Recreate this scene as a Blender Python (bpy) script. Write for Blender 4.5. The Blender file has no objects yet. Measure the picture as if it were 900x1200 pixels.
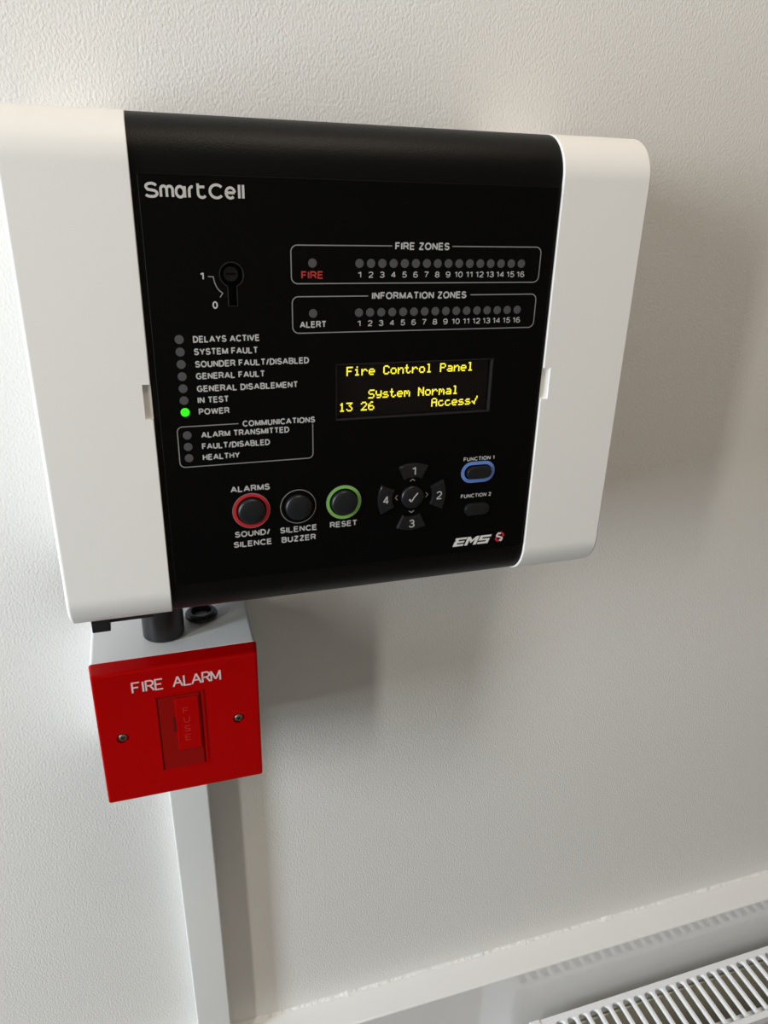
import bpy, bmesh, math, random
from mathutils import Vector, Matrix
from math import sin, cos, pi, radians

random.seed(7)
sc = bpy.context.scene
COL = sc.collection

# ------------------------------------------------------------------ camera
ZC = 1.45            # camera height above the floor (m)
DW = 412.0           # distance camera - wall (mm)
right = Vector((0.95328312, -0.30099713, 0.02553458))
down = Vector((-0.09457593, -0.37766963, -0.92109774))
fwd = Vector((0.28689141, 0.87565197, -0.38849317))
cam_d = bpy.data.cameras.new('camera')
cam_d.sensor_fit = 'VERTICAL'
cam_d.sensor_height = 36.0
cam_d.sensor_width = 27.0
cam_d.lens = 869.72 / 1200.0 * 36.0
cam_d.clip_start = 0.01
cam = bpy.data.objects.new('camera', cam_d)
COL.objects.link(cam)
M = Matrix.Identity(4)
for i in range(3):
    M[i][0] = right[i]; M[i][1] = -down[i]; M[i][2] = -fwd[i]
M[0][3] = 0.0; M[1][3] = -DW / 1000; M[2][3] = ZC
cam.matrix_world = M
sc.camera = cam

# ------------------------------------------------------------------ world, lights, exposure
w = bpy.data.worlds.new('world'); sc.world = w
w.use_nodes = True
w.node_tree.nodes['Background'].inputs[0].default_value = (0.75, 0.85, 1.0, 1)
w.node_tree.nodes['Background'].inputs[1].default_value = 1.0
sc.view_settings.view_transform = 'Standard'
sc.view_settings.look = 'None'
sc.view_settings.gamma = 1.0
sc.view_settings.use_curve_mapping = False
sc.view_settings.exposure = 0.08

# room box (m): back wall is y = 0, the room lies towards -y
RX0, RX1, RY0, RZ1 = -1.40, 2.40, -2.80, 2.50
# two tall windows in the left wall: (y far, y near, z low, z high)
WIN = [(-1.09, -0.95, 1.30, 2.20), (-0.61, -0.40, 1.00, 2.00)]
WIN_POWER = [11.2, 22.6]
WIN_COLOR = [(1.0, 0.96, 0.86), (0.81, 0.91, 1.0)]
CEIL_POWER = 5.2

def area(name, loc, rot, sx, sy, power, col):
    l = bpy.data.lights.new(name, 'AREA'); l.shape = 'RECTANGLE'
    l.size = sx; l.size_y = sy; l.energy = power; l.color = col
    o = bpy.data.objects.new(name, l); COL.objects.link(o)
    o.location = loc; o.rotation_euler = rot
    return o
for (ya, yb, za, zb), pw, wc in zip(WIN, WIN_POWER, WIN_COLOR):
    # daylight entering through the opening, faces +x
    area('window_daylight', (RX0 - 0.004, (ya + yb) / 2, (za + zb) / 2), (0, -pi / 2, 0),
         zb - za - .02, yb - ya - .02, pw, wc)
area('ceiling_panel_light', (0.25, -0.50, RZ1 - 0.03), (0, 0, 0), 0.4, 0.4, CEIL_POWER, (1.0, 0.85, 0.69))

# ------------------------------------------------------------------ helpers
def W(X, Yin, Z):
    """mm, measured from the camera's foot point (X right, Yin away from camera, Z up) -> world metres"""
    return ((X) / 1000.0, (Yin - DW) / 1000.0, ZC + Z / 1000.0)

MATS = {}
def mat(name, col, rough=0.5, spec=0.5, bump=None, emit=None, metal=0.0, var=None, coat=0.0):
    if name in MATS: return MATS[name]
    m = bpy.data.materials.new(name); m.use_nodes = True
    nt = m.node_tree; b = nt.nodes['Principled BSDF']
    b.inputs['Base Color'].default_value = (*col, 1)
    b.inputs['Roughness'].default_value = rough
    b.inputs['Specular IOR Level'].default_value = spec
    b.inputs['Metallic'].default_value = metal
    b.inputs['Coat Weight'].default_value = coat
    tc = nt.nodes.new('ShaderNodeTexCoord')
    if var:
        n = nt.nodes.new('ShaderNodeTexNoise'); n.inputs['Scale'].default_value = var[0]; n.inputs['Detail'].default_value = 4
        r = nt.nodes.new('ShaderNodeValToRGB')
        r.color_ramp.elements[0].position = 0.3; r.color_ramp.elements[1].position = 0.7
        r.color_ramp.elements[0].color = (*[c * (1 - var[1]) for c in col], 1)
        r.color_ramp.elements[1].color = (*[min(1, c * (1 + var[1])) for c in col], 1)
        nt.links.new(tc.outputs['Object'], n.inputs['Vector'])
        nt.links.new(n.outputs['Fac'], r.inputs['Fac'])
        nt.links.new(r.outputs['Color'], b.inputs['Base Color'])
    if bump:
        last = None
        for (scale, dist, detail, stretch) in bump:
            mp = nt.nodes.new('ShaderNodeMapping'); mp.inputs['Scale'].default_value = stretch
            n = nt.nodes.new('ShaderNodeTexNoise'); n.inputs['Scale'].default_value = scale
            n.inputs['Detail'].default_value = detail; n.inputs['Roughness'].default_value = 0.5
            bp = nt.nodes.new('ShaderNodeBump'); bp.inputs['Distance'].default_value = dist; bp.inputs['Strength'].default_value = 1.0
            nt.links.new(tc.outputs['Object'], mp.inputs['Vector'])
            nt.links.new(mp.outputs['Vector'], n.inputs['Vector'])
            nt.links.new(n.outputs['Fac'], bp.inputs['Height'])
            if last: nt.links.new(last.outputs['Normal'], bp.inputs['Normal'])
            last = bp
        nt.links.new(last.outputs['Normal'], b.inputs['Normal'])
    if emit:
        b.inputs['Emission Color'].default_value = (*emit[0], 1)
        b.inputs['Emission Strength'].default_value = emit[1]
    MATS[name] = m
    return m

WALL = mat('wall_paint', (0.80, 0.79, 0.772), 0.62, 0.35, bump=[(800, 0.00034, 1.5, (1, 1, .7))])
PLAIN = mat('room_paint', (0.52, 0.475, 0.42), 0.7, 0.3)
FLOORM = mat('floor_carpet', (0.22, 0.21, 0.20), 0.9, 0.2, var=(60, .2))
GLOSS = mat('gloss_white_paint', (0.80, 0.80, 0.80), 0.07, 0.6, bump=[(25, 0.0002, 1, (1, 1, 1))])
CAULK = mat("filler", (0.80, 0.80, 0.79), 0.7, 0.3, bump=[(200, 0.002, 3, (1, 1, 1))])
PVC = mat('white_pvc', (0.80, 0.81, 0.80), 0.35, 0.45)
ABS = mat('white_abs', (0.85, 0.84, 0.82), 0.42, 0.4, bump=[(2500, 0.00003, 1, (1, 1, 1))])
BOXW = mat('pattress_white', (0.78, 0.79, 0.79), 0.3, 0.5)
BLACK = mat('black_textured_plastic', (0.0028, 0.0026, 0.0024), 0.42, 0.15, bump=[(1800, 0.00012, 2, (1, 1, 1))])
FASC = mat('black_overlay', (0.0016, 0.0016, 0.0016), 0.34, 0.10)
BLKTUBE = mat('black_gland_plastic', (0.012, 0.012, 0.013), 0.3, 0.5)
BTN = mat('button_rubber', (0.006, 0.0072, 0.0095), 0.38, 0.45)
KEYM = mat('keypad_rubber', (0.007, 0.0073, 0.0085), 0.3, 0.5)
LEDM = mat('lamp_window_grey', (0.075, 0.073, 0.078), 0.45, 0.4)
LEDG = mat('lamp_window_green_lit', (0.02, 0.3, 0.01), 0.4, 0.3, emit=((0.035, 1.0, 0.008), 0.85))
INK = mat('legend_ink', (0.50, 0.50, 0.49), 0.6, 0.3)
INKL = mat('outline_ink', (0.26, 0.26, 0.26), 0.6, 0.3)
INKR = mat('legend_red_ink', (0.42, 0.035, 0.028), 0.6, 0.3)
RINGR = mat('ring_red_ink', (0.55, 0.016, 0.025), 0.5, 0.4)
RINGG = mat('ring_green_ink', (0.21, 0.50, 0.10), 0.5, 0.4)
RINGB = mat('ring_blue_ink', (0.13, 0.24, 0.62), 0.5, 0.4)
WHITEINK = mat('logo_white_ink', (0.72, 0.72, 0.70), 0.5, 0.4)
SILVER = mat('logo_silver', (0.55, 0.54, 0.52), 0.5, 0.4)
GLASS = mat('display_glass', (0.0045, 0.003, 0.003), 0.12, 0.22)
DEDGE = mat('display_bezel', (0.02, 0.02, 0.02), 0.25, 0.5)
OLED = mat('display_yellow_dots', (0.2, 0.18, 0.0), 0.5, 0.2, emit=((1.0, 0.84, 0.03), 1.05))
RED = mat('red_moulded_plastic', (0.42, 0.0002, 0.0004), 0.2, 0.12, bump=[(1500, 0.00004, 1, (1, 1, 1))])
REDC = mat('red_carrier_plastic', (0.27, 0.004, 0.003), 0.3, 0.12)
ENGR = mat('engraved_white_fill', (0.85, 0.62, 0.62), 0.5, 0.3)
STEEL = mat('screw_steel', (0.36, 0.33, 0.30), 0.35, 0.5, metal=1.0)
RADW = mat('radiator_enamel', (0.84, 0.86, 0.89), 0.25, 0.5)
RADIN = mat('radiator_inner_steel', (0.62, 0.58, 0.46), 0.6, 0.3)
FRAMEM = mat('window_upvc', (0.8, 0.8, 0.8), 0.3, 0.5)

def finish(o, parent=None, smooth=None, props=None):
    COL.objects.link(o)
    if parent is not None:
        o.parent = parent
        o.matrix_parent_inverse = parent.matrix_world.inverted() if parent.type != 'EMPTY' else Matrix.Translation(parent.location).inverted()
    me = o.data
    if smooth is not None and me is not None:
        for p in me.polygons: p.use_smooth = True
        me.set_sharp_from_angle(angle=radians(smooth))
        wn = o.modifiers.new('weighted_normals', 'WEIGHTED_NORMAL'); wn.keep_sharp = True; wn.weight = 100
    if props:
        for k, v in props.items(): o[k] = v
    return o

def mesh_obj(name, verts, faces, material, parent=None, smooth=None, recalc=True, **props):
    me = bpy.data.meshes.new(name)
    me.from_pydata(verts, [], faces)
    if recalc:
        bm = bmesh.new(); bm.from_mesh(me)
        bmesh.ops.recalc_face_normals(bm, faces=bm.faces); bm.to_mesh(me); bm.free()
    me.materials.append(material)
    o = bpy.data.objects.new(name, me)
    return finish(o, parent, smooth, props)

def bm_obj(name, bm, material, parent=None, smooth=None, **props):
    me = bpy.data.meshes.new(name)
    bmesh.ops.recalc_face_normals(bm, faces=bm.faces)
    bm.to_mesh(me); bm.free()
    me.materials.append(material)
    return finish(bpy.data.objects.new(name, me), parent, smooth, props)

def empty(name, loc, **props):
    o = bpy.data.objects.new(name, None); o.empty_display_size = 0.05
    COL.objects.link(o); o.location = loc
    for k, v in props.items(): o[k] = v
    return o

def bbox(bm, x0, x1, y0, y1, z0, z1):
    """box in world metres into bm"""
    v = [bm.verts.new((x, y, z)) for x in (x0, x1) for y in (y0, y1) for z in (z0, z1)]
    f = [(0, 1, 3, 2), (4, 6, 7, 5), (0, 4, 5, 1), (2, 3, 7, 6), (0, 2, 6, 4), (1, 5, 7, 3)]
    return [bm.faces.new([v[i] for i in q]) for q in f]

def box(name, X0, X1, Y0, Y1, Z0, Z1, material, parent=None, bev=0.0, seg=3, **props):
    """mm box with a bevel"""
    bm = bmesh.new()
    a = W(X0, Y0, Z0); b = W(X1, Y1, Z1)
    bbox(bm, a[0], b[0], a[1], b[1], a[2], b[2])
    if bev: bmesh.ops.bevel(bm, geom=bm.edges[:], offset=bev / 1000, segments=seg, affect='EDGES', profile=0.5)
    return bm_obj(name, bm, material, parent, 40 if bev else None, **props)

def loft(name, sections, material, parent=None, smooth=35, **props):
    """sections: list of closed rings (same length) of world points; caps at both ends"""
    n = len(sections[0]); V = []; F = []
    for s in sections: V += s
    for i in range(len(sections) - 1):
        for j in range(n):
            k = (j + 1) % n
            F.append((i * n + j, i * n + k, (i + 1) * n + k, (i + 1) * n + j))
    F.append(tuple(range(n))); F.append(tuple(range((len(sections) - 1) * n, len(sections) * n)))
    return mesh_obj(name, V, F, material, parent, smooth, **props)

def boolean_cut(o, cutters):
    for c in cutters:
        m = o.modifiers.new('cut', 'BOOLEAN'); m.operation = 'DIFFERENCE'; m.object = c; m.solver = 'EXACT'
    dg = bpy.context.evaluated_depsgraph_get(); dg.update()
    me = bpy.data.meshes.new_from_object(o.evaluated_get(dg))
    o.modifiers.clear(); o.data = me
    wn = o.modifiers.new('weighted_normals', 'WEIGHTED_NORMAL'); wn.keep_sharp = True; wn.weight = 100
    for c in cutters: bpy.data.objects.remove(c, do_unlink=True)
    for p in me.polygons: p.use_smooth = True
    me.set_sharp_from_angle(angle=radians(30))

def stadium(cx, cz, w, h, n=12):
    """closed outline of a horizontal stadium/oval (mm)"""
    r = h / 2; a = w / 2 - r; P = []
    for i in range(n + 1):
        t = -pi / 2 + pi * i / n; P.append((cx + a + r * cos(t), cz + r * sin(t)))
    for i in range(n + 1):
        t = pi / 2 + pi * i / n; P.append((cx - a + r * cos(t), cz + r * sin(t)))
    return P
def circle(cx, cz, r, n=32): return [(cx + r * cos(2 * pi * i / n), cz + r * sin(2 * pi * i / n)) for i in range(n)]
def roundrect(x0, x1, z0, z1, r, n=6):
    P = []
    for (cx, cz, t0) in ((x1 - r, z0 + r, -pi / 2), (x1 - r, z1 - r, 0), (x0 + r, z1 - r, pi / 2), (x0 + r, z0 + r, pi)):
        for i in range(n + 1):
            t = t0 + (pi / 2) * i / n; P.append((cx + r * cos(t), cz + r * sin(t)))
    return P
def shrink(P, cx, cz, d):
    """move each outline point towards (cx, cz) by d along its normal (approx.)"""
    n = len(P); Q = []
    for i in range(n):
        a = Vector(P[i - 1]); b = Vector(P[(i + 1) % n]); t = (b - a)
        if t.length < 1e-9: Q.append(P[i]); continue
        t.normalize(); Q.append((P[i][0] - t.y * d, P[i][1] + t.x * d))
    return Q
def raised(name, P, y_base, steps, material, parent, smooth=40, **props):
    """button-like solid: outline P extruded towards the viewer; steps = [(inset, height)] in mm, P runs counter-clockwise"""
    secs = [[W(x, y_base, z) for x, z in P]]
    for ins, h in steps:
        secs.append([W(x, y_base - h, z) for x, z in shrink(P, 0, 0, ins)])
    return loft(name, secs, material, parent, smooth, **props)
def ringflat(name, P, width, y, th, material, parent, **props):
    """flat printed band: outline P and its inset by width, thickness th"""
    Q = shrink(P, 0, 0, width); n = len(P)
    V = [W(x, y - th, z) for x, z in P] + [W(x, y - th, z) for x, z in Q] + [W(x, y, z) for x, z in P] + [W(x, y, z) for x, z in Q]
    F = []
    for i in range(n):
        k = (i + 1) % n
        F += [(i, k, n + k, n + i), (2 * n + i, 2 * n + k, k, i), (n + i, n + k, 3 * n + k, 3 * n + i)]
    return mesh_obj(name, V, F, material, parent, **props)
def strip_pts(L, width):
    """left/right offset points of a mitred strip along polyline L; sharp turns are split into separate strips"""
    L = [Vector(p) for i, p in enumerate(L) if i == 0 or (Vector(p) - Vector(L[i - 1])).length > 1e-6]
    out = []; cur = [L[0]]
    for i in range(1, len(L)):
        cur.append(L[i])
        if i < len(L) - 1:
            t0 = (L[i] - L[i - 1]).normalized(); t1 = (L[i + 1] - L[i]).normalized()
            if t0.dot(t1) < -0.05:                      # sharp corner: restart
                out.append(cur); cur = [L[i]]
    out.append(cur); res = []
    for C in out:
        closed = (C[0] - C[-1]).length < 1e-5 and len(C) > 3
        lf = []; rt = []
        for i, p in enumerate(C):
            ts = []
            if i > 0: ts.append((C[i] - C[i - 1]).normalized())
            elif closed: ts.append((C[-1] - C[-2]).normalized())
            if i < len(C) - 1: ts.append((C[i + 1] - C[i]).normalized())
            elif closed: ts.append((C[1] - C[0]).normalized())
            t = sum(ts, Vector((0, 0))).normalized(); n = Vector((-t.y, t.x))
            k = 1.0 / max(0.6, n.dot(Vector((-ts[0].y, ts[0].x))))
            lf.append(p + n * width / 2 * k); rt.append(p - n * width / 2 * k)
        res.append((lf, rt))
    return res
def face_viewer(o):
    me = o.data; bm = bmesh.new(); bm.from_mesh(me); bm.normal_update()
    bmesh.ops.reverse_faces(bm, faces=[f for f in bm.faces if f.normal.y > 0]); bm.to_mesh(me); bm.free()
    return o
def ribbon(name, lines, width, y, material, parent, th=0.06, **props):
    """flat printed strokes along polylines (mm) on plane Yin=y; strokes that cross lie on slightly different levels"""
    V = []; F = []; lev = 0
    for Ln in lines:
        for lf, rt in strip_pts(Ln, width):
            h = y - th - 0.012 * (lev % 4); lev += 1; b = len(V); n = len(lf)
            V += [W(p[0], h, p[1]) for p in lf] + [W(p[0], h, p[1]) for p in rt]
            F += [(b + i, b + i + 1, b + n + i + 1, b + n + i) for i in range(n - 1)]
    return face_viewer(mesh_obj(name, V, F, material, parent, recalc=False, **props))

def arc(cx, cz, rx, rz, a0, a1, n=8): return [(cx + rx * cos(radians(a0 + (a1 - a0) * i / n)), cz + rz * sin(radians(a0 + (a1 - a0) * i / n))) for i in range(n + 1)]
# plain grotesque capitals and figures drawn as strokes: (width, polylines), cap height 1
GL = {
 'A': (.78, [[(0, 0), (.39, 1), (.78, 0)], [(.15, .32), (.63, .32)]]),
 'B': (.64, [[(0, 0), (0, 1), (.38, 1)] + arc(.38, .77, .22, .23, 90, -90)[1:] + [(0, .54)], [(.38, .54)] + arc(.38, .27, .26, .27, 90, -90) + [(0, 0)]]),
 'C': (.72, [arc(.40, .5, .40, .5, 42, 318, 14)]),
 'D': (.68, [[(0, 0), (0, 1), (.26, 1)] + arc(.26, .5, .42, .5, 90, -90, 10)[1:] + [(0, 0)]]),
 'E': (.58, [[(.58, 0), (0, 0), (0, 1), (.56, 1)], [(0, .53), (.52, .53)]]),
 'F': (.54, [[(0, 0), (0, 1), (.54, 1)], [(0, .52), (.47, .52)]]),
 'G': (.76, [arc(.40, .5, .40, .5, 45, 330, 14) + [(.76, .46), (.42, .46)]]),
 'H': (.64, [[(0, 0), (0, 1)], [(.64, 0), (.64, 1)], [(0, .53), (.64, .53)]]),
 'I': (.0, [[(0, 0), (0, 1)]]),
 'L': (.54, [[(0, 1), (0, 0), (.54, 0)]]),
 'M': (.80, [[(0, 0), (0, 1)], [(0, 1), (.40, .04)], [(.40, .04), (.80, 1)], [(.80, 1), (.80, 0)]]),
 'N': (.64, [[(0, 0), (0, 1)], [(0, 1), (.64, 0)], [(.64, 0), (.64, 1)]]),
 'O': (.80, [arc(.40, .5, .40, .5, 90, 450, 22)]),
 'P': (.60, [[(0, 0), (0, 1), (.34, 1)] + arc(.34, .73, .26, .27, 90, -90)[1:] + [(0, .46)]]),
 'R': (.66, [[(0, 0), (0, 1), (.38, 1)] + arc(.38, .74, .25, .26, 90, -90)[1:] + [(0, .48)], [(.36, .48), (.52, .34), (.66, 0)]]),
 'S': (.62, [arc(.31, .75, .28, .25, 20, 235, 10) + arc(.31, .26, .31, .26, 62, -165, 10)]),
 'T': (.64, [[(0, 1), (.64, 1)], [(.32, 1), (.32, 0)]]),
 'U': (.64, [[(0, 1), (0, .32)] + arc(.32, .32, .32, .32, 180, 360, 10) + [(.64, 1)]]),
 'V': (.72, [[(0, 1), (.36, 0)], [(.36, 0), (.72, 1)]]),
 'W': (1.04, [[(0, 1), (.26, 0)], [(.26, 0), (.52, 1)], [(.52, 1), (.78, 0)], [(.78, 0), (1.04, 1)]]),
 'Y': (.70, [[(0, 1), (.35, .45), (.35, 0)], [(.35, .45), (.70, 1)]]),
 'Z': (.60, [[(.02, 1), (.60, 1)], [(.60, 1), (0, 0)], [(0, 0), (.60, 0)]]),
 '/': (.30, [[(0, -.02), (.30, 1.02)]]),
 '0': (.50, [arc(.25, .5, .25, .5, 90, 450, 18)]),
 '1': (.24, [[(.24, 0), (.24, 1)], [(.24, 1), (.12, .86), (0, .80)]]),
 '2': (.50, [arc(.25, .74, .24, .26, 165, -20, 8) + [(.36, .42), (.14, .22), (0, 0)], [(0, 0), (.50, 0)]]),
 '3': (.50, [arc(.24, .76, .22, .24, 160, -75, 9) + [(.18, .53)], [(.18, .53)] + arc(.24, .27, .25, .27, 80, -165, 10)]),
 '4': (.54, [[(.40, 0), (.40, 1)], [(.40, 1), (0, .27)], [(0, .27), (.54, .27)]]),
 '5': (.50, [[(.46, 1), (.10, 1), (.04, .50)] + arc(.24, .32, .25, .32, 125, -160, 11)]),
 '6': (.50, [arc(.26, .66, .24, .34, 40, 150, 6) + [(0, .36)] + arc(.25, .30, .25, .30, 180, 540, 16)]),
 '7': (.50, [[(0, 1), (.50, 1)], [(.50, 1), (.26, .50), (.18, 0)]]),
 '8': (.50, [arc(.25, .76, .21, .24, 90, 450, 14), arc(.25, .26, .25, .26, 90, 450, 16)]),
 '9': (.50, [arc(.25, .70, .25, .30, 0, 360, 16) + [(.50, .64)] + arc(.24, .34, .26, .34, 0, -140, 7)])}
def text(name, s, x0, x1, zb, cap, y, material, parent, sw=0.195, gap=0.115, th=0.06, **props):
    """lettering fitted between x0 and x1 (mm), baseline zb, capital height cap, stroke sw (share of cap height)"""
    k = cap * (1 - sw); w = cap * sw
    run = []; x = 0.0
    for ch in s:
        if ch == ' ': x += .34 + gap; continue
        gw = GL[ch][0]; run.append((ch, x)); x += gw + gap + sw
    total = x - gap - sw                                # centre-line width, in cap heights
    sx = (x1 - x0 - w) / max(total, 1e-6) if total > 0 else 1.0
    lines = []
    for ch, gx in run:
        for l in GL[ch][1]:
            lines.append([(x0 + w / 2 + (gx + px) * sx, zb + w / 2 + pz * k) for px, pz in l])
    return ribbon(name, lines, w, y, material, parent, th, **props)

# ------------------------------------------------------------------ room shell
def room_box(name, x0, x1, y0, y1, z0, z1, m, **p):
    bm = bmesh.new(); bbox(bm, x0, x1, y0, y1, z0, z1)
    return bm_obj(name, bm, m, None, None, kind='structure', **p)
room_box('wall_back', RX0, RX1, 0.0, 0.12, 0, RZ1, WALL, label='off-white painted wall with fine orange-peel texture', category='wall')
room_box('floor', RX0 - .12, RX1 + .12, RY0 - .12, 0.12, -0.1, 0, FLOORM, label='grey carpet floor of the room', category='floor')
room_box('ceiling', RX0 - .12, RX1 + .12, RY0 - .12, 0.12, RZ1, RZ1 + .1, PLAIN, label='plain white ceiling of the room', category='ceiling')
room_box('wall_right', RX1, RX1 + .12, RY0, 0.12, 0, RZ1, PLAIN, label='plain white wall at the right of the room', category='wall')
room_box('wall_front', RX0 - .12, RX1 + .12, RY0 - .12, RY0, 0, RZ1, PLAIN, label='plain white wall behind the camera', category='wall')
# left wall with two window openings
bm = bmesh.new()
ys = [RY0, WIN[0][0], WIN[0][1], WIN[1][0], WIN[1][1], 0.12]
for i in (0, 2, 4): bbox(bm, RX0 - .12, RX0, ys[i], ys[i + 1], 0, RZ1)
for (ya, yb, za, zb) in WIN:
    bbox(bm, RX0 - .12, RX0, ya, yb, 0, za); bbox(bm, RX0 - .12, RX0, ya, yb, zb, RZ1)
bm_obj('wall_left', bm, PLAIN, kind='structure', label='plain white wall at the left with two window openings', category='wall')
for k, (ya, yb, z0, z1) in enumerate(WIN):
    bm = bmesh.new(); t = 0.008
    for (a, b, c, d) in ((ya, ya + t, z0, z1), (yb - t, yb, z0, z1), (ya + t, yb - t, z0, z0 + t), (ya + t, yb - t, z1 - t, z1)):
        bbox(bm, RX0 - .05, RX0 - .01, a, b, c, d)
    bm_obj('window_%d' % (k + 1), bm, FRAMEM, kind='structure', label='tall narrow white window frame in the left wall', category='window')

# boxed ledge along the foot of the wall: glossy top and front boards, filler in the corner
ZL = -628.9; YL = 384.5
ledge = empty('trim_1', (0.5, -0.014, 0), kind='structure', label='glossy white painted boxed ledge running along the wall above the radiator', category='ledge')
bm = bmesh.new(); a = W(0, YL, ZL)
bbox(bm, RX0, RX1, a[1], 0.0, a[2] - 0.012, a[2])
bmesh.ops.bevel(bm, geom=[e for e in bm.edges if all(v.co.y < -0.01 and v.co.z > a[2] - .001 for v in e.verts)], offset=0.0016, segments=3, affect='EDGES', profile=0.5)
bm_obj('top_board', bm, GLOSS, ledge, 40)
bm = bmesh.new(); bbox(bm, RX0, RX1, a[1] + 0.0003, a[1] + 0.012, 0, a[2] - 0.012)
bm_obj('front_board', bm, GLOSS, ledge)
# uneven bead of filler where board meets wall
V = []; F = []; N = 420
for i in range(N + 1):
    x = RX0 + 0.9 + (RX1 - RX0 - 0.9) * i / N
    r = 0.0011 + 0.0007 * random.random() + (0.0012 if random.random() < .06 else 0)
    V += [(x, 0.0, a[2] + r * 1.1), (x, -r * .6, a[2] + r * .6), (x, -r * 1.6, a[2] + 0.0001), (x, 0.0, a[2] + 0.0001)]
for i in range(N):
    for j in range(3): F.append((4 * i + j, 4 * i + j + 1, 4 * i + 5 + j, 4 * i + 4 + j))
mesh_obj('filler_bead', V, F, CAULK, ledge, 60)

# ------------------------------------------------------------------ fire control panel
S = 317.5 / 320.0
YW, YCV, YF = 317.1, 318.3, 317.5          # wing front, centre cover front, fascia front
T0, B0, R0 = 28.9, -188.6, 19.0
YB = DW - 0.3
def profile(X, ins, yf):
    P = []; r = R0 - ins; top = T0 - ins; bot = B0 + ins; f = yf + ins; n = 14
    P.append((YB, bot))
    for i in range(n + 1):
        t = pi / 2 * i / n; P.append((f + r - r * sin(t), bot + r - r * cos(t)))
    for i in range(n + 1):
        t = pi / 2 * i / n; P.append((f + r - r * cos(t), top - r + r * sin(t)))
    P.append((YB, top))
    return [W(X, y, z) for y, z in P]
panel = empty('fire_control_panel', W(92, YB, -80), label='black and white wall-mounted fire control panel with yellow text display', category='fire panel')
def bevel_secs(x, sgn, b=1.7, n=5):
    """rounded outer end at x; sgn=+1: solid lies towards +x"""
    return [(x + sgn * b * (1 - cos(pi / 2 * i / n)), b * (1 - sin(pi / 2 * i / n))) for i in range(n + 1)]
XL0, XL1, XR0, XR1 = -44.4, 0.95, 183.1, 228.4
secs = bevel_secs(XL0, 1) + [(XL1 - .45, 0), (XL1 - .12, .14), (XL1, .5), (XL1, 2.0)]
wl = loft('end_cover', [profile(x, i, YW) for x, i in secs], ABS, panel, 30, label='left white plastic end cover')
secs = [(XR0, 2.0), (XR0, .5), (XR0 + .12, .14), (XR0 + .45, 0)] + bevel_secs(XR1, -1)[::-1]
wr = loft('end_cover', [profile(x, i, YW) for x, i in secs], ABS, panel, 30, label='right white plastic end cover')
boolean_cut(wl, [box('cutter', -2.4, 4, YW - 3, YW + 1.5, -88.6 * S, -73.6 * S, ABS)])
boolean_cut(wr, [box('cutter', 180, 186.9, YW - 3, YW + 1.5, -89.3 * S, -74.0 * S, ABS)])
cov = loft('centre_cover', [profile(x, i, YCV) for x, i in ((XL1 + .15, .2), (XR0 - .15, .2))], BLACK, panel, 30, label='black textured curved centre cover')
# fascia overlay with display window and keyhole
FX0, FX1, FZ0, FZ1 = 3.4, 181.4, -168.0, 6.8
fas = raised('fascia', roundrect(FX0, FX1, FZ0, FZ1, 1.0), YCV + .2, [(0, .85), (.15, YCV + .2 - YF)], FASC, panel, 30, label='matt black printed overlay plate')
DX0, DX1, DZ0, DZ1 = 80.4 * S, 157.6 * S, -94.2 * S, -68.2 * S
def keyhole(cx, cz, r, hw, zl):
    a0 = math.asin(hw / r); P = []
    for i in range(33):
        t = -pi / 2 + a0 + (2 * pi - 2 * a0) * i / 32
        P.append((cx + r * cos(t), cz + r * sin(t)))
    P += [(cx - hw, zl), (cx + hw, zl)]
    return P
KX, KZ = 36.7 * S, -30.0 * S
def kcut():
    P = keyhole(KX, KZ, 4.75, 1.75, -42.3 * S)
    return loft('cutter', [[W(x, y, z) for x, z in P] for y in (YF - 3, YF + 5.5)], FASC, None)
def dcut(): return box('cutter', DX0, DX1, YF - 3, YF + 3.0, DZ0, DZ1, FASC)
boolean_cut(fas, [dcut(), kcut()])
boolean_cut(cov, [dcut(), kcut()])

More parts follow.
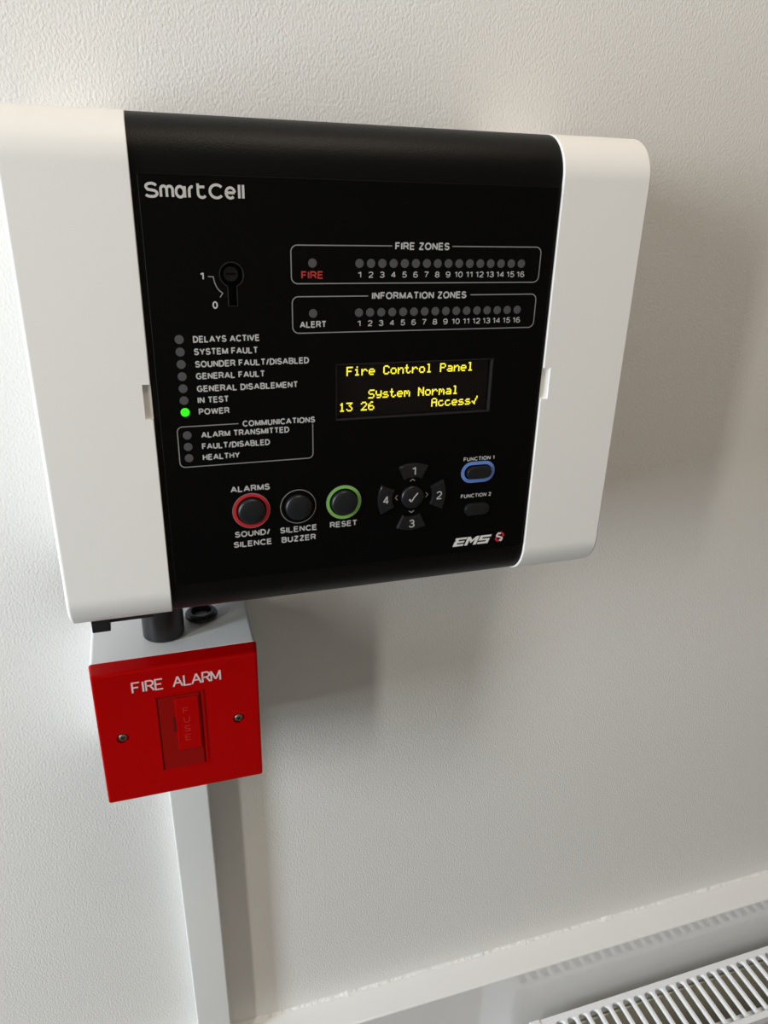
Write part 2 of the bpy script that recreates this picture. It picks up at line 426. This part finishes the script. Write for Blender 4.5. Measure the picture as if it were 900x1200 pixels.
# display
disp = box('display', DX0, DX1, YF + 2.6, YF + 3.4, DZ0, DZ1, GLASS, panel, label='dark character display with glowing yellow text')
t = 0.5
bz = mesh_obj('bezel',
    [W(x, y, z) for (x0, x1, z0, z1) in ((DX0, DX1, DZ0, DZ1), (DX0 + t, DX1 - t, DZ0 + t, DZ1 - t)) for y in (YF + .35, YF + 2.6) for (x, z) in ((x0, z0), (x1, z0), (x1, z1), (x0, z1))],
    [(i, (i + 1) % 4, 8 + (i + 1) % 4, 8 + i) for i in range(4)] + [(8 + i, 8 + (i + 1) % 4, 12 + (i + 1) % 4, 12 + i) for i in range(4)] + [(i, (i + 1) % 4, 4 + (i + 1) % 4, 4 + i) for i in range(4)],
    DEDGE, disp)
G57 = {
 'F': ['11111','10000','10000','11110','10000','10000','10000'], 'i': ['00100','00000','01100','00100','00100','00100','01110'],
 'r': ['00000','00000','10110','11001','10000','10000','10000'], 'e': ['00000','00000','01110','10001','11111','10000','01110'],
 'C': ['01110','10001','10000','10000','10000','10001','01110'], 'o': ['00000','00000','01110','10001','10001','10001','01110'],
 'n': ['00000','00000','10110','11001','10001','10001','10001'], 't': ['01000','01000','11100','01000','01000','01001','00110'],
 'l': ['01100','00100','00100','00100','00100','00100','01110'], 'P': ['11110','10001','10001','11110','10000','10000','10000'],
 'a': ['00000','00000','01110','00001','01111','10001','01111'], 'S': ['01111','10000','10000','01110','00001','00001','11110'],
 'y': ['00000','10001','10001','10001','01111','00001','01110'], 's': ['00000','00000','01110','10000','01110','00001','11110'],
 'm': ['00000','00000','11010','10101','10101','10001','10001'], 'N': ['10001','11001','10101','10101','10011','10001','10001'],
 'A': ['01110','10001','10001','11111','10001','10001','10001'], 'c': ['00000','00000','01110','10000','10000','10001','01110'],
 '1': ['00100','01100','00100','00100','00100','00100','01110'], '3': ['11111','00010','00100','00010','00001','10001','01110'],
 '2': ['01110','10001','00001','00010','00100','01000','11111'], '6': ['00110','01000','10000','11110','10001','10001','01110'],
 'v': ['00001','00001','00010','00010','10100','01100','00100']}
PX = 3.488 * S / 6.0; PZ = 4.1 * S / 7.0
rows = [-74.25 * S, -79.75 * S, -85.2 * S, -90.75 * S]
LINES = [(0, 1, 'Fire Control Panel'), (2, 4, 'System Normal'), (3, 0, '13 26'), (3, 13, 'Accessv')]
yd = YF + 2.6 - 0.08
for r_, c_, s_ in LINES:
    V = []; F = []
    for q, ch in enumerate(s_):
        if ch == ' ': continue
        X0 = 82.55 * S + (c_ + q) * 3.488 * S
        for rr, line in enumerate(G57[ch]):
            for cc, bit in enumerate(line):
                if bit == '1':
                    x = X0 + cc * PX; z = rows[r_] + (6 - rr) * PZ
                    b = len(V); e = 0.03
                    V += [W(x - e, yd, z - e), W(x + PX + e, yd, z - e), W(x + PX + e, yd, z + PZ + e), W(x - e, yd, z + PZ + e)]
                    F.append((b, b + 1, b + 2, b + 3))
    mesh_obj('display_text', V, F, OLED, disp, recalc=False, label='glowing yellow display text reading ' + s_.replace('v', ''))

# key switch
ks = raised('key_switch', circle(KX, KZ, 3.3, 28), YF + 5.4, [(0, 2.2), (.35, 2.55)], BTN, panel, 40, label='dark round key switch in keyhole')
box('key_slot', KX - 2.0, KX + 2.0, YF + 2.8, YF + 2.95, KZ - .35, KZ + .35, BLACK, ks)
ko = [(x, z) for x, z in keyhole(KX, KZ, 4.95, 1.95, -42.5 * S)]
# raised lip around the keyhole
ringflat('keyhole_rim', ko, 0.22, YF, 0.25, mat('rim_plastic', (0.03, 0.03, 0.03), 0.25, 0.6), ks)

YT = YF  # printed legends sit on the fascia
def L(s, x0, x1, zb, cap=2.95, m=INK, **k):
    return text('printed_legend', s, x0 * S, x1 * S, zb * S, cap * S, YT, m, fas, **k)
# maker's word mark, drawn with rounded strokes
zb, xh, zt = -1.75, 2.05, 2.95            # baseline, x-height, cap (stroke centres)
mid = (zb + xh) / 2; hr = (xh - zb) / 2
mk = []
mk.append(arc(8.2, 1.75, 1.95, 1.15, 20, 200, 10) + [(6.9, .75)] + [(8.3, .55)] + arc(8.6, -.60, 1.6, 1.1, 75, -90, 8) + arc(7.8, -.65, 1.9, 1.05, -90, -155, 5))
mk.append([(11.6, zb), (11.6, .9)] + arc(12.7, .9, 1.1, 1.15, 180, 0, 8) + [(13.8, zb)])
mk.append([(13.8, .9)] + arc(14.9, .9, 1.1, 1.15, 180, 0, 8) + [(16.0, zb)])
mk.append(arc(18.75, mid, 1.5, hr, 0, 360, 18)); mk.append([(20.5, xh + .1), (20.5, zb - .1)])
mk.append([(22.2, zb), (22.2, .7)] + arc(23.4, .7, 1.2, 1.35, 180, 80, 6))
mk.append([(25.5, zt + .3), (25.5, -.4)] + arc(27.0, -.4, 1.5, 1.35, 180, 330, 7)); mk.append([(25.5, xh), (28.0, xh)])
mk.append(arc(32.55, .6, 2.55, 2.35, 40, 320, 16))
mk.append([(36.2, mid + .05), (39.5, mid + .05)]); mk.append(arc(37.85, mid, 1.7, hr, 5, 315, 16))
mk.append([(41.3, zt + .2), (41.3, zb)]); mk.append([(42.85, zt + .2), (42.85, zb)])
ribbon('maker_wordmark', [[(x * S, (z + .35 + (x - 5) * .004) * S) for x, z in l] for l in mk], 0.98, YT, SILVER, fas, label='silver lettering SmartCell')

# zone boxes, legends, lamps
def outline(x0, x1, z0, z1, gaps, r=2.6, wd=.42):
    P = roundrect(x0 * S, x1 * S, z0 * S, z1 * S, r, 6)
    ztop = z1 * S; ga, gb = gaps[0] * S, gaps[1] * S
    i = 14   # first point of the top-left corner, roundrect runs counter-clockwise from bottom-right
    lft = P[i:] + P[:14]      # from top-left corner round to the top-right corner
    path = ([(ga, ztop)] if ga > x0 * S + r else []) + lft + ([(gb, ztop)] if gb < x1 * S - r else [])
    return ribbon('printed_outline', [path], wd, YT, INKL, fas)
outline(61.3, 176.8, -33.7, -18.4, (105.2, 133.0))
outline(61.4, 176.6, -54.2, -39.0, (94.8, 143.2))
P = roundrect(10.1 * S, 69.6 * S, -111.1 * S, -92.7 * S, 2.2, 6)
ribbon('printed_outline', [[(36.3 * S, -92.7 * S)] + P[14:] + P[:8] + [(69.6 * S, -96.0 * S)]], .42, YT, INKL, fas)
L('FIRE ZONES', 106.6, 131.7, -20.0, 3.1); L('INFORMATION ZONES', 96.6, 141.2, -40.5, 3.1)
L('FIRE', 65.5, 75.0, -31.8, 3.15, INKR); L('ALERT', 64.5, 76.2, -52.0, 2.8)
lamp_me = None
def lamp(x, z, m=LEDM, r=1.85):
    return raised('indicator_lamp', circle(x * S, z * S, r * S, 20), YF, [(0, .1), (.18, .16)], m, panel, 60)
lamp(70.35, -25.45); lamp(70.4, -46.0)
for i in range(16):
    x = 90.8 + i * (167.4 - 90.8) / 15
    lamp(x, -25.55); lamp(x, -46.0)
    wd = 1.5 if i == 0 else (2.2 if i < 9 else (3.1 if i == 10 else 3.9))
    for z0 in (-31.45, -51.9):
        L(str(i + 1), x - wd / 2, x + wd / 2, z0, 2.55, sw=.15)
for s_, x0, x1, z in (('DELAYS ACTIVE', 19.5, 47.1, -57.0), ('SYSTEM FAULT', 19.5, 46.2, -62.15), ('SOUNDER FAULT/DISABLED', 19.6, 68.3, -67.35),
                      ('GENERAL FAULT', 19.6, 48.8, -72.4), ('GENERAL DISABLEMENT', 19.6, 63.2, -77.8), ('IN TEST', 19.6, 32.8, -82.75), ('POWER', 19.7, 32.8, -87.8),
                      ('COMMUNICATIONS', 38.1, 70.7, -94.25), ('ALARM TRANSMITTED', 20.0, 58.8, -98.2), ('FAULT/DISABLED', 20.0, 49.9, -103.45), ('HEALTHY', 20.0, 36.2, -108.5)):
    L(s_, x0, x1, z, 2.8)
for i in range(6): lamp(14.0, -55.5 - 5.14 * i)
lg = lamp(14.05, -86.35, LEDG, 1.9); lg['label'] = 'lit green power lamp'
for z in (-96.6, -101.85, -107.0): lamp(14.15, z)
# key switch positions 1 and 0 with bracket line
L('1', 24.1, 25.6, -32.0, 3.0); L('0', 28.3, 30.5, -43.4, 3.0)
ribbon('printed_outline', [[(a * S, b * S) for a, b in ((27.2, -30.7), (29.3, -30.8), (29.7, -33.0), (30.5, -35.0), (31.5, -36.3), (32.7, -37.2), (31.6, -38.9))]], .38, YT, INKL, fas)

# round push buttons
for (x, z, m, wd, lb) in ((40.2, -134.7, RINGR, 1.55, 'round black button ringed in red'), (62.2, -134.8, INKL, .32, 'round black button with thin grey ring'), (84.4, -134.75, RINGG, 1.5, 'round black button ringed in green')):
    b_ = raised('push_button', circle(x * S, z * S, 6.35 * S, 36), YF, [(0, 1.3), (.35, 1.9), (1.2, 2.35), (2.6, 2.6), (4.4, 2.7)], BTN, panel, 60, label=lb)
    ringflat('colour_ring', circle(x * S, z * S, 8.6 * S, 48), wd, YT, .07, m, b_)
    if wd > 1: ringflat('ring_border', circle(x * S, z * S, 8.72 * S, 48), .16, YT, .09, INKL, b_)
L('ALARMS', 31.2, 49.1, -124.95, 3.05); L('SOUND/', 32.0, 48.4, -147.6, 3.05); L('SILENCE', 31.2, 49.2, -152.75, 3.05)
L('SILENCE', 53.2, 71.1, -147.8, 3.05); L('BUZZER', 53.8, 70.5, -152.8, 3.05); L('RESET', 77.5, 91.2, -147.6, 3.05)

# four-way keypad
KCX, KCZ = 119.0, -135.0
def sector(a0):
    P = []; ri, ro, ha = 10.4, 17.7, 26
    P += [(KCX + ro * cos(radians(a0 + t)), KCZ + ro * sin(radians(a0 + t))) for t in [(-ha + 2 * ha * i / 10) for i in range(11)]]
    P += [(KCX + ri * cos(radians(a0 + t)), KCZ + ri * sin(radians(a0 + t))) for t in [(ha - 2 * ha * i / 8) for i in range(9)]]
    return [(x * S, z * S) for x, z in P]
for n_, a0 in (('1', 90), ('2', 0), ('3', -90), ('4', 180)):
    k_ = raised('keypad_button', sector(a0), YF, [(0, 1.0), (.25, 1.5), (.8, 1.75)], KEYM, panel, 30, label='black arc-shaped keypad button numbered ' + n_)
    cx = KCX + 13.9 * cos(radians(a0)); cz = KCZ + 13.9 * sin(radians(a0)); wd = 1.9 if n_ == '1' else 3.0
    text('printed_numeral', n_, (cx - wd / 2) * S, (cx + wd / 2) * S, (cz - 2.2) * S, 4.3 * S, YF - 1.75, INK, k_, sw=.13)
k_ = raised('keypad_button', circle(KCX * S, KCZ * S, 5.8 * S, 32), YF, [(0, 1.2), (.3, 1.8), (1.2, 2.1), (3, 2.2)], KEYM, panel, 60, label='round black centre keypad button with tick')
ribbon('printed_tick', [[(x * S, z * S) for x, z in ((117.0, -135.6), (118.2, -137.0))]], .8, YF - 2.2, INK, k_)
ribbon('printed_tick', [[(x * S, z * S) for x, z in ((118.2, -137.0), (119.6, -134.6), (121.4, -132.6))]], .62, YF - 2.2, INK, k_)
for (x, z, dx, dz) in ((119.1, -126.4, 0, 1), (126.9, -134.8, 1, 0), (119.2, -143.2, 0, -1), (111.0, -135.0, -1, 0)):
    q = 1.25
    ribbon('printed_arrow', [[((x - dx * .55 + dz * q) * S, (z - dz * .55 + dx * q) * S), ((x + dx * .55) * S, (z + dz * .55) * S), ((x - dx * .55 - dz * q) * S, (z - dz * .55 - dx * q) * S)]], .3, YT, INK, fas)

# function buttons
L('FUNCTION 1', 145.6, 162.3, -119.0, 2.1); L('FUNCTION 2', 145.5, 162.2, -138.75, 2.1)
f1 = raised('function_button', stadium(154.2 * S, -125.1 * S, 13.4 * S, 6.4 * S), YF, [(0, 1.3), (.3, 1.9), (1.1, 2.2)], KEYM, panel, 40, label='oval black button ringed in blue')
ringflat('colour_ring', stadium(153.9 * S, -125.1 * S, 18.4 * S, 11.2 * S), 1.75, YT, .07, RINGB, f1)
f2 = raised('function_button', stadium(154.5 * S, -144.9 * S, 13.6 * S, 6.6 * S), YF, [(0, 1.3), (.3, 1.9), (1.1, 2.2)], KEYM, panel, 40, label='oval black button without a ring')

# maker's badge EMS with interlocked red and white mark
def polys(name, PP, m, y=YT, th=.06, parent=fas, **k):
    V = []; F = []
    for p in PP:
        b = len(V); V += [W(x * S, y - th, z * S) for x, z in p]; F.append(tuple(range(b, b + len(p))))
    o = mesh_obj(name, V, F, m, parent, recalc=False, **k)
    bm = bmesh.new(); bm.from_mesh(o.data); bm.normal_update()
    bmesh.ops.reverse_faces(bm, faces=[f for f in bm.faces if f.normal.y > 0]); bm.to_mesh(o.data); bm.free()
    return o
def it(pts, x0, zb=-165.6, w=6.2, h=4.75, sh=.40):
    return [(x0 + u * w + v * h * sh, zb + v * h) for u, v in pts]
ems = []
e0 = 142.7
ems += [it([(0, 0), (.95, 0), (.95, .24), (0, .24)], e0), it([(0, .24), (.30, .24), (.30, .40), (0, .40)], e0), it([(0, .40), (.9, .40), (.9, .60), (0, .60)], e0), it([(0.05, .60), (.33, .60), (.33, .78), (0.05, .78)], e0), it([(-.02, .78), (1.0, .78), (1.0, 1), (-.02, 1)], e0)]
m0 = 149.3
ems += [it([(0, 0), (.27, 0), (.27, 1), (0, 1)], m0), it([(.27, 1), (.27, .62), (.5, .22), (.5, .62)], m0), it([(.5, .22), (.78, .62), (.78, 1), (.5, .62)], m0), it([(.78, 0), (1.07, 0), (1.07, 1), (.78, 1)], m0)]
s0 = 156.5
ems += [it([(0, 0), (1.0, 0), (1.0, .24), (0, .24)], s0), it([(.72, .24), (1.0, .24), (1.0, .40), (.72, .40)], s0), it([(0, .40), (1.0, .40), (1.0, .60), (0, .60)], s0), it([(0, .60), (.28, .60), (.28, .78), (0, .78)], s0), it([(0, .78), (1.03, .78), (1.03, 1), (0, 1)], s0)]
polys('maker_badge', ems, WHITEINK, label='white slanted lettering EMS')
cx, cz = 169.4, -162.8
ribbon('badge_mark', [[((cx + x) * S, (cz + z) * S) for x, z in l] for l in ([(-2.5, -.9), (-.6, -2.5), (.3, -1.3)], [(2.4, 1.0), (.7, 2.5), (-.4, 1.3)], [(-1.2, .1), (-2.4, -1.0)], [(1.2, -.1), (2.5, 1.1)])], .95, YT, mat('badge_red_ink', (0.5, 0.02, 0.04), 0.5, 0.4), fas, th=.05)
ribbon('badge_mark', [[((cx + x) * S, (cz + z) * S) for x, z in l] for l in ([(.6, 2.0), (-.9, 2.2), (-2.0, .6), (-.2, .2), (1.7, -.9), (.9, -2.1), (.0, -1.6)],)], .85, YT, WHITEINK, fas, th=.08)

# small black latch block and rail under the left end cover
box('latch_block', -36.6, -28.2, 331, 338, -195.2, -188.0, BLKTUBE, panel, bev=.5)
box('latch_rail', -28.2, -8.0, 333, 345, -191.6, -188.0, BLKTUBE, panel, bev=.3)

# ------------------------------------------------------------------ red fire alarm isolator on white box
YR, YRB = 351.0, 360.0
spur = empty('fuse_isolator', W(0, 411.7, -274), label='red square fire alarm fuse isolator plate on a white wall box', category='fuse switch')
X0, X1, Z1, Z0 = -43.3, 43.4, -232.6, -318.4
secs = []
for (y, e, r) in ((YRB, 1.0, 1.6), (YR + 1.2, .1, 1.2), (YR + .35, -.25, 1.0), (YR, -1.0, .8)):
    secs.append([W(x, y, z) for x, z in roundrect(X0 - e, X1 + e, Z0 - e, Z1 + e * 1.6, r, 4)])
# pattress box: hollow-looking solid with slight draft
bsecs = []
for (y, e) in ((YRB, 0), (DW - .2, .6)):
    bsecs.append([W(x, y, z) for x, z in roundrect(-44.0 - e, 44.2 + e, -318.0 - e, -230.7 + e * .4, 2.0, 4)])
loft('wall_box', bsecs, BOXW, spur, 40, label='white plastic surface box')
plate = loft('face_plate', secs, RED, spur, 40, label='glossy red plate lettered FIRE ALARM')
# recess for fuse carrier and screws
def cbox(x0, x1, z0, z1, d): return box('cutter', x0, x1, YR - 3, YR + d, z0, z1, RED)
def ccyl(x, z, r, d): return loft('cutter', [[W(px, y, pz) for px, pz in circle(x, z, r, 28)] for y in (YR - 3, YR + d)], RED, None)
boolean_cut(plate, [cbox(-12.0, 11.6, -302.1, -251.9, 1.3), ccyl(-31.35, -275.0, 3.3, 1.6), ccyl(31.35, -274.9, 3.3, 1.6)])
car = box('fuse_carrier', -11.3, 10.8, YR - .1, YR + 1.3, -302.0, -252.6, REDC, spur, bev=.3)
ringflat('carrier_rim', roundrect(-13.1, 13.0, -302.4, -250.9, .5, 3), 1.0, YR, .35, RED, spur)
flap = box('fuse_drawer', -2.6, 10.0, YR - .9, YR, -289.2, -254.5, RED, spur, bev=.35)
box('pry_slot', -4.4, -2.9, YR - .25, YR, -276.4, -266.4, mat('dark_red_slot', (0.10, 0.002, 0.003), 0.5, 0.3), car)
# embossed FUSE running down the drawer; lighter red paints the light on the relief
stroke = {'F': [[(0, 0), (0, 1), (.8, 1)], [(0, .52), (.65, .52)]], 'I': [[(.5, 0), (.5, 1)]], 'R': [[(0, 0), (0, 1), (.55, 1), (.78, .88), (.78, .64), (.55, .5), (0, .5)], [(.45, .5), (.85, 0)]],
          'E': [[(.85, 0), (0, 0), (0, 1), (.85, 1)], [(0, .52), (.7, .52)]], 'A': [[(0, 0), (.5, 1), (1, 0)], [(.2, .36), (.8, .36)]], 'L': [[(0, 1), (0, 0), (.85, 0)]],
          'M': [[(0, 0), (0, 1), (.5, .15), (1, 1), (1, 0)]], 'U': [[(0, 1), (0, .2), (.2, 0), (.65, 0), (.85, .2), (.85, 1)]], 'S': [[(.85, .85), (.6, 1), (.2, 1), (0, .8), (.1, .6), (.75, .4), (.85, .2), (.65, 0), (.2, 0), (0, .15)]]}
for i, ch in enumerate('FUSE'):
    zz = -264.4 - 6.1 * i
    ribbon('embossed_letter', [[(1.6 + u * 3.4, zz + v * 3.6) for u, v in l] for l in stroke[ch]], .55, YR - .9, mat('embossed_red_lit', (.55, .02, .02), .3, .3), flap, th=.12)
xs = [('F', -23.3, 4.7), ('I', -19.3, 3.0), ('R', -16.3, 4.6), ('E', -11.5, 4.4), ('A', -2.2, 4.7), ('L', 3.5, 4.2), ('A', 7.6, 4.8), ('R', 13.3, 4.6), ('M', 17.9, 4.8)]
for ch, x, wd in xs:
    ribbon('engraved_letter', [[(x + u * wd, -246.6 + v * 6.3) for u, v in l] for l in stroke[ch]], .85, YR, ENGR, plate, th=.07)
    ribbon('letter_shade', [[(x - .38 + u * wd, -246.8 + v * 6.3) for u, v in l] for l in stroke[ch]], .7, YR, mat('engraving_shade', (0.25, 0.10, 0.11), .6, .3), plate, th=.03)  # flat dark copy, offset: shaded side of the engraving painted in
for x, z, rot in ((-31.35, -275.0, .5), (31.35, -274.9, 1.1)):
    sw = raised('screw', circle(x, z, 2.5, 24), YR + 1.6, [(0, .8), (.5, 1.3), (1.3, 1.55)], STEEL, spur, 50, label='steel plate screw')
    dx, dz = cos(rot), sin(rot)
    for (u, v) in ((dx, dz), (-dz, dx)):
        ribbon('drive_slot', [[(x - u * 1.4, z - v * 1.4), (x + u * 1.4, z + v * 1.4)]], .55, YR + .05, BLACK, sw, th=.06)

# ------------------------------------------------------------------ cable glands between panel and box
def tube(name, cx, cy, z0, z1, ro, ri, m, parent=None, n=36, bev=.6, **p):
    rings = []
    pr = [(ri, z0), (ro - bev, z0), (ro, z0 + bev), (ro, z1 - bev), (ro - bev, z1), (ri, z1)]
    V = []; F = []
    for i in range(n):
        t = 2 * pi * i / n
        V += [W(cx + r * cos(t), cy + r * sin(t), z) for r, z in pr]
    k = len(pr)
    for i in range(n):
        for j in range(k):
            a, b = i * k + j, i * k + (j + 1) % k; c, d = ((i + 1) % n) * k + (j + 1) % k, ((i + 1) % n) * k + j
            F.append((a, b, c, d))
    return mesh_obj(name, V, F, m, parent, 40, **p)
gl = empty('cable_gland', W(-4.6, 381.5, -230.5), label='tall black tubular cable gland joining panel to the white box', category='cable gland')
tube('sleeve', -4.6, 381.5, -230.4, -188.7, 11.4, 6.0, BLKTUBE, gl)
tube('collar', -4.6, 381.5, -203.0, -197.0, 12.6, 11.4, BLKTUBE, gl)
g2 = empty('cable_gland', W(17.3, 394, -230.5), label='short open black ring gland on top of the white box', category='cable gland')
tube('ring_nut', 17.3, 394.3, -230.4, -226.9, 9.3, 5.8, BLKTUBE, g2, bev=.9)
tube('lip', 17.3, 394.3, -227.0, -226.4, 7.6, 6.2, BLKTUBE, g2, bev=.2)

# ------------------------------------------------------------------ vertical mini trunking
tr = empty('cable_trunking', W(0.6, 411.5, ZL), label='white plastic cable trunking running down from the red box', category='trunking')
ang = 0.0085
def trunk_piece(name, x0, x1, y0, y1, bev):
    zt, zb_ = -317.9, ZL + .1
    P = []
    for (xx, yy) in ((x0, y1), (x0, y0 + bev), (x0 + bev * .3, y0 + bev * .3), (x0 + bev, y0), (x1 - bev, y0), (x1 - bev * .3, y0 + bev * .3), (x1, y0 + bev), (x1, y1)):
        P.append((xx, yy))
    sh = lambda z: (zt - z) * ang
    return loft(name, [[W(x + sh(z), y, z) for x, y in P] for z in (zt, zb_)], PVC, tr, 40)
trunk_piece('trunking_base', -11.9, 11.6, 398.2, DW - .2, .6)
trunk_piece('trunking_lid', -12.5, 12.3, 396.0, 404.0, 1.3)

# ------------------------------------------------------------------ radiator
ZR = -677.4
RXL, RXR = 272.6, 1270.0
YRF, YRK = 313.3, 370.4
rad = empty('radiator', W((RXL + RXR) / 2, 360, -1277), label='white panel radiator with slotted top grille below the ledge', category='radiator')
zbt = ZR - 600
# front water panel with vertical ribs
V = []; F = []; N = 120; px0, px1 = RXL + 12, RXR - 12
for i in range(N + 1):
    x = px0 + (px1 - px0) * i / N
    dy = 2.2 * (1 if (i // 2) % 2 else 0)
    for z in (zbt + 6, zbt + 30, ZR - 32, ZR - 8):
        yy = 316 + (dy if zbt + 20 < z < ZR - 20 else 0)
        V.append(W(x, yy, z))
    for z in (ZR - 8, ZR - 32, zbt + 30, zbt + 6): V.append(W(x, 326, z))
for i in range(N):
    for j in range(8):
        F.append((8 * i + j, 8 * i + (j + 1) % 8, 8 * i + 8 + (j + 1) % 8, 8 * i + 8 + j))
mesh_obj('water_panel', V, F, RADW, rad, 30)
# convector plate behind the water panel (folded fins)
V = []; F = []; N = 84
for i in range(N + 1):
    x = px0 + 10 + (px1 - px0 - 20) * i / N
    yy = 327 if (i // 2) % 2 else 356
    V += [W(x, yy, zbt + 40), W(x, yy, ZR - 95)]
for i in range(N): F.append((2 * i, 2 * i + 2, 2 * i + 3, 2 * i + 1))
cv = mesh_obj('convector_fins', V, F, RADIN, rad)
box('back_sheet', px0, px1, 362, 363.5, zbt + 20, ZR - 10, RADIN, rad)
# end panels
for (x0, x1) in ((RXL - 1.5, RXL + 9.5), (RXR - 9.5, RXR + 1.5)):
    box('end_panel', x0, x1, YRF - .3, YRK + .8, zbt, ZR + 1.0, RADW, rad, bev=1.6)
# grille: two long rails and one stamped bar between every pair of slots
gr = box('grille', RXL + 9.5, RXR - 9.5, 364.6, YRK, ZR - 9, ZR, RADW, rad, bev=.6, label='slotted white top grille')
box('grille_rail', RXL + 9.5, RXR - 9.5, YRF, 318.8, ZR - 9, ZR, RADW, gr, bev=.6)
PITCH, SW = 11.64, 7.4
def bar_mesh():
    """one bar between two slots: stadium-ended openings on both sides, lips bent down"""
    y0, y1 = 318.8, 364.6; r = SW / 2; hp = PITCH / 2; n = 8
    edge = []
    for i in range(n + 1):           # near end, quarter arcs flare out to the half pitch
        t = pi / 2 * i / n; edge.append((hp - r * sin(t), y0 + r - r * cos(t)))
    for i in range(n + 1):
        t = pi / 2 * i / n; edge.append((hp - r * cos(t), y1 - r + r * sin(t)))
    V = []; F = []
    lev = [(0.0, 0.0), (.35, -.12), (.75, -.5), (1.0, -1.1), (1.05, -2.4)]
    m = len(edge)
    for sgn in (1, -1):
        for d, dz in lev:
            for (hx, yy) in edge:
                # lips curve into the slot: shift outward along x by (d - 1)
                x = hx - 1.05 + d if hx < hp - .01 else hx
                V.append((sgn * x / 1000, (yy - DW) / 1000, dz / 1000))
    nl = len(lev)
    for s in range(2):
        o = s * nl * m
        for a in range(nl - 1):
            for i in range(m - 1):
                F.append((o + a * m + i, o + a * m + i + 1, o + (a + 1) * m + i + 1, o + (a + 1) * m + i))
    for i in range(m - 1):           # top face between both sides
        F.append((i, i + 1, nl * m + i + 1, nl * m + i))
    me = bpy.data.meshes.new('grille_bar'); me.from_pydata(V, [], F)
    bm = bmesh.new(); bm.from_mesh(me); bmesh.ops.recalc_face_normals(bm, faces=bm.faces)
    f0 = max(bm.faces, key=lambda f: f.calc_center_median().z)
    if f0.normal.z < 0: bmesh.ops.reverse_faces(bm, faces=bm.faces)
    bm.to_mesh(me); bm.free()
    for p in me.polygons: p.use_smooth = True
    me.set_sharp_from_angle(angle=radians(50))
    me.materials.append(RADW)
    return me
bme = bar_mesh()
nb = int((RXR - RXL - 30) / PITCH)
for i in range(nb + 1):
    x = 344.8 + PITCH / 2 + (i - 5) * PITCH
    if x > RXR - 14: break
    o = bpy.data.objects.new('grille_bar', bme); COL.objects.link(o)
    o.location = (x / 1000, 0, ZC + (ZR - .05) / 1000)
    o.parent = gr
# wall brackets
for x in (420, 1120):
    box('wall_bracket', x, x + 30, 363, YL + .2, ZR - 140, ZR - 60, RADW, rad, bev=1)
    box('wall_bracket', x, x + 30, 363, YL + .2, zbt + 60, zbt + 140, RADW, rad, bev=1)
